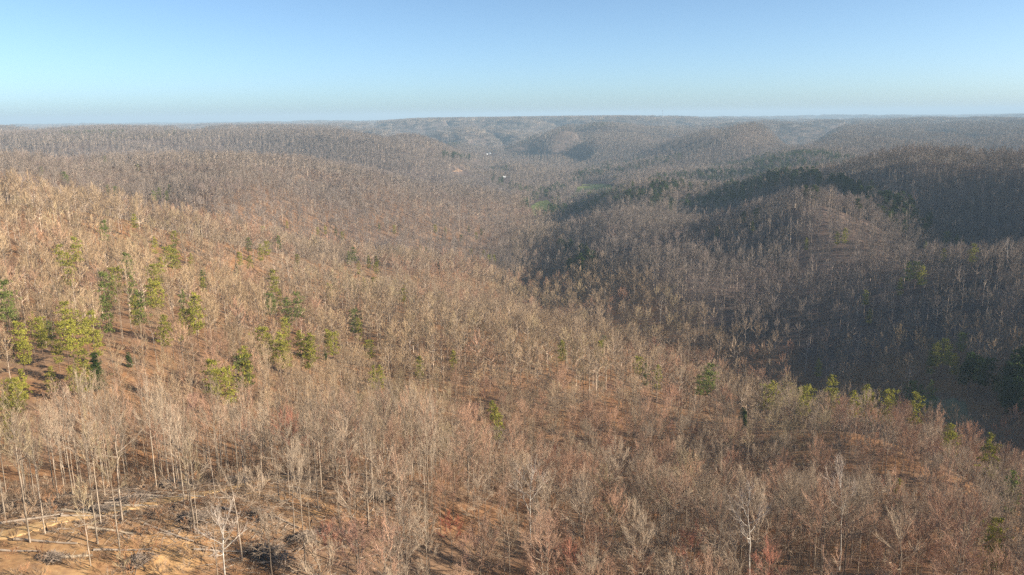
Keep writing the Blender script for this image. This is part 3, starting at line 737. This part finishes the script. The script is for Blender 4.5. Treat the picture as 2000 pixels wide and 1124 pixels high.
# dark pines in dense stands (part of the wood nobody counts)
def stand(pix, n, h, seed):
    g = random.Random(seed)
    for k in range(n):
        a = g.choice(range(len(pix) - 1)); t = g.random()
        px = pix[a][0] + (pix[a + 1][0] - pix[a][0]) * t + g.uniform(-5, 5); py = pix[a][1] + (pix[a + 1][1] - pix[a][1]) * t + abs(g.gauss(0, h)) - 1
        x, y, z = on_ground(px, py, 15)
        if any(in_poly(np.array([x]), np.array([y]), P)[0] for P in FIELD_XY): continue
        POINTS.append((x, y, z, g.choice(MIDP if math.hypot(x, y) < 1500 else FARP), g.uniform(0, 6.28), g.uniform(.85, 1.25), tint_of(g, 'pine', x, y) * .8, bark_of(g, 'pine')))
stand([(1270, 348), (1380, 334), (1480, 333), (1600, 338)], 420, 13, 1)
stand([(1620, 350), (1700, 370), (1780, 395)], 60, 8, 2)
stand([(860, 300), (920, 308)], 50, 2, 3)
stand([(1040, 380), (1110, 352)], 60, 10, 4)
stand([(1120, 340), (1200, 315)], 120, 8, 5)
stand([(1620, 348), (1690, 372), (1760, 400), (1830, 450)], 90, 14, 8)
stand([(1090, 470), (1160, 500), (1110, 520)], 34, 8, 9)
stand([(1880, 690), (1960, 740), (2010, 700)], 60, 22, 10)
stand([(960, 345), (1040, 370)], 40, 8, 6)
stand([(1200, 330), (1330, 300)], 90, 8, 7)

# nearest bare trees as single things
E = np.array(EXCL); PP = np.array([p[:2] for p in POINTS], float)
keep = np.ones(len(PP), bool); sel = np.nonzero(np.hypot(PP[:, 0], PP[:, 1]) < 1250)[0]
for ex, ey in EXCL:
    r_ = math.hypot(ex, ey); ux, uy = -ex / r_, -ey / r_
    dx, dy = PP[sel, 0] - ex, PP[sel, 1] - ey; t_ = np.clip(dx * ux + dy * uy, 0, 27.0)
    keep[sel[np.hypot(dx - ux * t_, dy - uy * t_) < 4.0]] = False
POINTS = [p for p, k in zip(POINTS, keep) if k]
def hides(x, y):
    for k, (ex, ey) in enumerate(EXCL):
        r_ = math.hypot(ex, ey)
        if r_ > 360: continue
        ux, uy = -ex / r_, -ey / r_; dx, dy = x - ex, y - ey; t_ = min(max(dx * ux + dy * uy, 0), 17.0 if k >= N_PALE else 7.0)
        if math.hypot(dx - ux * t_, dy - uy * t_) < (3.2 if k >= N_PALE else 2.6): return True
    return False
NEAR_T = [t for t in NEAR_T if not hides(t[1], t[2])]
shown = []
for t in NEAR_T:
    hx, hy, _ = project(t[1], t[2], t[3] + 14)
    if -10 < hx < 2010 and hy < 1115: shown.append(t)
shown.sort(key=lambda t: t[0] / t[7]); single = {id(t) for t in shown[:300]}
for t in NEAR_T:
    sl, x, y, z, kind, idx, yaw, s, tint, bark, px, py = t
    if id(t) in single:
        o = place_tree("bare_tree", kind, idx, x, y, z, yaw, s, tint, bark)
        hx, hy, _ = project(x, y, z + 12)
        NAMED.append((o, ("tall " if s > .84 else "short " if s < .66 else "") + f"{colour_word(tint)} {kind} bare tree", row_name(py, px) + " " + column(float(hx)), float(hx), "tree", "bare trees on the near hilltop"))
    else:
        POINTS.append((x, y, z, NEAR[kind][idx], yaw, s, tint, bark))

# logs and brush piles in the logged clearing
LOGM = []
for i in range(4):
    g = random.Random(60 + i); mb = MB(); L = (7, 9, 5.5, 8)[i]; r0 = (.26, .22, .3, .2)[i]
    pts = [Vector((L * (k / 6 - .5), g.uniform(-.1, .1), g.uniform(-.05, .08) + r0 * .6)) for k in range(7)]
    rads = [r0 * (1 - .45 * k / 6) for k in range(7)]
    mb.tube(pts, rads, 8)
    for e, rd in ((0, rads[0]), (6, rads[6])):
        pass
    for k in range(3):
        p_ = pts[3 + k]; mb.tube([p_, p_ + Vector((g.uniform(.2, .8), g.choice((-1, 1)) * g.uniform(.4, 1.1), g.uniform(.2, .6)))], [.07, .02], 4)
    ends = MB()
    for e, rd in ((0, rads[0]), (6, rads[6])):
        c_ = pts[e]; ring = [c_ + Vector(((-.012 if e == 0 else .012), math.cos(a * math.pi / 4) * rd, math.sin(a * math.pi / 4) * rd)) for a in range(8)]
        ends.face(ring if e else ring[::-1])
    LOGM.append((mb.mesh("log_bark", [M_OLDWOOD if i % 2 else M_CUT], True), ends.mesh("cut_end", [M_CUT])))
LOGS = [(205, 1003, 12, 0), (232, 994, 20, 1), (160, 1010, -8, 0), (255, 985, 25, 3), (285, 978, 30, 2), (180, 1012, 15, 1), (320, 972, 8, 3), (262, 992, 18, 0),
        (690, 908, 6, 1), (720, 904, 3, 0), (745, 906, -5, 3), (770, 903, 8, 1), (660, 913, 14, 2), (90, 1068, 4, 1), (240, 1078, 24, 3), (330, 1050, -14, 1), (140, 1095, 30, 2),
        (470, 1010, -20, 3), (545, 1020, -24, 1), (400, 975, 10, 1), (60, 1015, 28, 1), (430, 1085, 20, 3), (215, 1040, 3, 0), (600, 960, -8, 3), (25, 1080, 6, 3)]
for px, py, a, k in LOGS:
    x, y, z = on_ground(px, py)
    sl = gz(x + math.cos(R(a)), y + math.sin(R(a))) - z
    o = link("fallen_log", LOGM[k][0], None, (x, y, z), (0, -math.atan(sl), R(a)))
    link("cut_end", LOGM[k][1], o)
    look = ("pale thick log", "grey slim log", "pale short log", "grey thin log")[k]
    wh = "beside the dirt track" if near_line(x, y, TRK) < 5 else "on the bare hilltop" if px > 620 else "in the scraped clearing"
    NAMED.append((o, look + " lying", wh + " " + column(px), px, "log", "felled logs"))
PILEM = []
for i in range(4):
    g = random.Random(80 + i); mb = MB()
    for k in range(340):
        a = g.uniform(0, 6.28); rr = min(1.4, abs(g.gauss(0, .8))); p0 = Vector((math.cos(a) * rr * 1.8, math.sin(a) * rr * 1.1, g.uniform(0, max(.15, 1.5 - .8 * rr))))
        d_ = Vector((g.gauss(0, 1), g.gauss(0, .7), g.gauss(.1, .35))).normalized(); L = g.uniform(.6, 2.6)
        r_ = g.choice((.02, .025, .03, .05, .08)); p0 = p0 - d_ * L * .5; p0.z = max(p0.z, .05)
        mb.tube([p0, p0 + d_ * L * .55 + rv(g, .1), p0 + d_ * L + rv(g, .25)], [r_, r_ * .7, r_ * .3], 3)
    PILEM.append(mb.mesh("brush_pile", [plain(f"dead_branches_{i}", (.13, .10, .08), (.30, .24, .19), 1.2)]))
PILES = [(335, 955, 1.5, 0, 10), (160, 955, 1.3, 1, 0), (375, 1020, 1.4, 2, 15), (520, 1095, 1.8, 3, -25), (590, 1070, 1.5, 0, 40), (265, 1105, 1.2, 1, 60), (740, 975, 1.4, 2, 0), (505, 1010, 1.2, 3, -20), (255, 985, 1.2, 1, 25), (775, 930, 1.2, 0, 10), (100, 1100, 1.0, 2, 5), (455, 945, 1.2, 1, 20), (640, 1050, 1.2, 3, 0), (190, 1005, 1.0, 2, 12)]
for px, py, s, k, a in PILES:
    x, y, z = on_ground(px, py)
    o = link("brush_pile", PILEM[k], None, (x, y, z - .1), (0, 0, R(a)), (s, s, s * .85))
    NAMED.append((o, ("tangled heap" if s > 1.3 else "low heap") + " of dead branches", row_name(py, px) + " " + column(px), px, "brush pile", "brush piles left by logging"))

# broken sticks, slash and dead grass on the scraped ground (nobody could count them)
mb = MB(); g = random.Random(91)
while len(mb.f) < 65000:
    px, py = g.uniform(-60, 860), g.uniform(895, 1180)
    if g.random() > .25 + .75 * float(soil_mask(np.array(px), np.array(py)) + .3): continue
    v = pix_dir(px, py)
    # sight line against the nearly level hilltop, then dropped on the ground
    t_ = 74.0 / -v.z; X, Y = v.x * t_, v.y * t_
    mb.v_tmp = None
    a = g.uniform(0, 6.28); L = g.choice((.4, .6, .9, 1.4, 2.6, 4)); r_ = g.choice((.014, .02, .03, .05, .06))
    mb.tube([(X, Y, .03), (X + math.cos(a) * L * .5, Y + math.sin(a) * L * .5, g.uniform(.05, .3)), (X + math.cos(a) * L, Y + math.sin(a) * L, g.uniform(.0, .35))], [r_, r_ * .8, r_ * .4], 3, g.randrange(2))
V = np.array(mb.v); V[:, 2] += ground_z(V[:, 0], V[:, 1]); mb.v = [tuple(v) for v in V]
o = link("stick_litter", mb.mesh("stick_litter", [M_OLDWOOD, plain("brown_sticks", (.14, .09, .06), (.30, .21, .14), 1.0)])); o["kind"] = 'stuff'

# ------------------------------------------------------------------ houses and masts far down the valley
def house(px, py, wx, wy, h, yaw, label):
    x, y, z = on_ground(px, py)
    o = bpy.data.objects.new("farmhouse", None); COL.objects.link(o); o.location = (x, y, z); o.rotation_euler = (0, 0, yaw); o.scale = (.52,) * 3
    tag(o, label, "house", "houses in the valley")
    wl_ = MB(); wl_.box((0, 0, h / 2 - .5), (wx, wy, h + 1))
    for sx in (-1, 1): wl_.face([(sx * wx / 2, -wy / 2, h), (sx * wx / 2, wy / 2, h), (sx * wx / 2, 0, h + wy * .35)])
    link("wall", wl_.mesh("wall", [M_WHITE]), o)
    rf = MB(); e = .5; rz = h + wy * .35
    for s in (-1, 1):
        a = [(-wx / 2 - e, s * (wy / 2 + e), h - .35 * e), (wx / 2 + e, s * (wy / 2 + e), h - .35 * e), (wx / 2 + e, 0, rz), (-wx / 2 - e, 0, rz)]
        rf.face(a); rf.face([(p[0], p[1], p[2] + .18) for p in a][::-1])
    r_ = link("roof", rf.mesh("roof", [M_ROOFW]), o)
    ch = MB(); ch.box((wx * .25, .9, rz + .3), (.8, .8, 1.8)); link("chimney", ch.mesh("chimney", [M_ROOF]), r_)
    wm = MB(); wm.box((0, 0, 0), (1.1, .12, 1.5)); wme = wm.mesh("window", [M_GLASS])
    for k in (-.33, .33):
        link("window", wme, o, (wx * k, -wy / 2 - .03, h * .55))
    dm = MB(); dm.box((0, 0, 0), (1.1, .12, 2.1)); link("door", dm.mesh("door", [M_ROOF]), o, (0, -wy / 2 - .03, 1.05))
house(985, 348, 13, 9, 4.5, R(20), "white farmhouse among dark trees beyond the middle ridge")
house(957, 303, 15, 11, 5, R(-10), "right of two small white houses at the foot of far hills")
house(951, 303, 12, 9, 4.5, R(30), "left of two small white houses at the foot of far hills")
def mast(px, d, h, base_px, label):
    v = pix_dir(px, base_px); k = d / math.hypot(v.x, v.y); x, y = v.x * k, v.y * k; z = gz(x, y)
    o = bpy.data.objects.new("radio_mast", None); COL.objects.link(o); o.location = (x, y, z); tag(o, label, "mast", "radio masts on the skyline")
    lt = MB(); wd = .9
    for k in range(3):
        a = k * 2.094; lt.tube([(math.cos(a) * wd, math.sin(a) * wd, -1), (math.cos(a) * wd, math.sin(a) * wd, h)], [.16, .14], 4)
    nseg = int(h / 2.5)
    for q in range(nseg):
        for k in range(3):
            a, b = k * 2.094, (k + 1) * 2.094; z0, z1 = h * q / nseg, h * (q + 1) / nseg
            lt.tube([(math.cos(a) * wd, math.sin(a) * wd, z0), (math.cos(b) * wd, math.sin(b) * wd, z1)], [.07, .07], 3)
    link("lattice", lt.mesh("lattice", [M_STEEL]), o)
    an = MB(); an.tube([(0, 0, h - .5), (0, 0, h + 4)], [.12, .05], 5)
    for k in range(3): a = k * 2.094; an.box((math.cos(a) * 1.4, math.sin(a) * 1.4, h - 2), (.6, .6, 2.4))
    link("antenna", an.mesh("antenna", [M_STEEL]), o)
mast(1294, 3900, 93, 232, "tall thin lattice radio mast rising from the far hill")
mast(1377, 7500, 108, 232, "fainter lattice radio mast farther off on the skyline")

label_all()

# ------------------------------------------------------------------ the uncounted woods
def woods(name, pts):
    me = bpy.data.meshes.new(name); P = np.array([p[:3] for p in pts], np.float32)
    me.vertices.add(len(P)); me.vertices.foreach_set("co", P.ravel())
    def at(nm, typ, key, data):
        a = me.attributes.new(nm, typ, 'POINT'); a.data.foreach_set(key, np.ascontiguousarray(data).ravel())
    at("kind_index", 'INT', "value", np.array([p[3] for p in pts], np.int32))
    yaw = np.zeros((len(pts), 3), np.float32); yaw[:, 2] = [p[4] for p in pts]; at("turn", 'FLOAT_VECTOR', "vector", yaw)
    s = np.array([p[5] for p in pts], np.float32); at("size", 'FLOAT', "value", s)
    at("tint", 'FLOAT_VECTOR', "vector", np.array([tuple(p[6]) for p in pts], np.float32))
    at("bark", 'FLOAT_VECTOR', "vector", np.array([tuple(p[7]) for p in pts], np.float32))
    o = link(name, me); o["kind"] = 'stuff'
    ng = bpy.data.node_groups.new("grow_" + name, 'GeometryNodeTree')
    ng.interface.new_socket("Geometry", in_out='INPUT', socket_type='NodeSocketGeometry')
    ng.interface.new_socket("Geometry", in_out='OUTPUT', socket_type='NodeSocketGeometry')
    N = ng.nodes; Lk = ng.links
    gi, go = N.new("NodeGroupInput"), N.new("NodeGroupOutput")
    ip = N.new("GeometryNodeInstanceOnPoints"); ci = N.new("GeometryNodeCollectionInfo")
    ci.inputs["Collection"].default_value = LIB; ci.inputs["Separate Children"].default_value = True; ci.inputs["Reset Children"].default_value = True
    def na(nm, typ):
        n = N.new("GeometryNodeInputNamedAttribute"); n.data_type = typ; n.inputs[0].default_value = nm; return n.outputs["Attribute"]
    Lk.new(gi.outputs[0], ip.inputs["Points"]); Lk.new(ci.outputs[0], ip.inputs["Instance"])
    ip.inputs["Pick Instance"].default_value = True
    Lk.new(na("kind_index", 'INT'), ip.inputs["Instance Index"])
    Lk.new(na("turn", 'FLOAT_VECTOR'), ip.inputs["Rotation"]); Lk.new(na("size", 'FLOAT'), ip.inputs["Scale"])
    Lk.new(ip.outputs[0], go.inputs[0])
    md = o.modifiers.new("trees", 'NODES'); md.node_group = ng
woods("bare_woods", POINTS)
print("woods:", len(POINTS), "near candidates:", len(NEAR_T), "pines:", n_p, "named:", len(NAMED))

# ------------------------------------------------------------------ haze
HAZE = True
if HAZE:
    mb = MB(); mb.box((0, 0, 15), (76000, 76000, 550))
    me = mb.mesh("haze", [])
    m = bpy.data.materials.new("haze"); m.use_nodes = True; nt = m.node_tree; nt.nodes.clear()
    o_ = nt.nodes.new("ShaderNodeOutputMaterial"); v_ = nt.nodes.new("ShaderNodeVolumePrincipled")
    v_.inputs["Color"].default_value = (.46, .64, .80, 1); v_.inputs["Density"].default_value = 1e-4; v_.inputs["Anisotropy"].default_value = 0.0
    nt.links.new(v_.outputs[0], o_.inputs["Volume"]); me.materials.append(m)
    o = link("haze", me); o["kind"] = 'stuff'
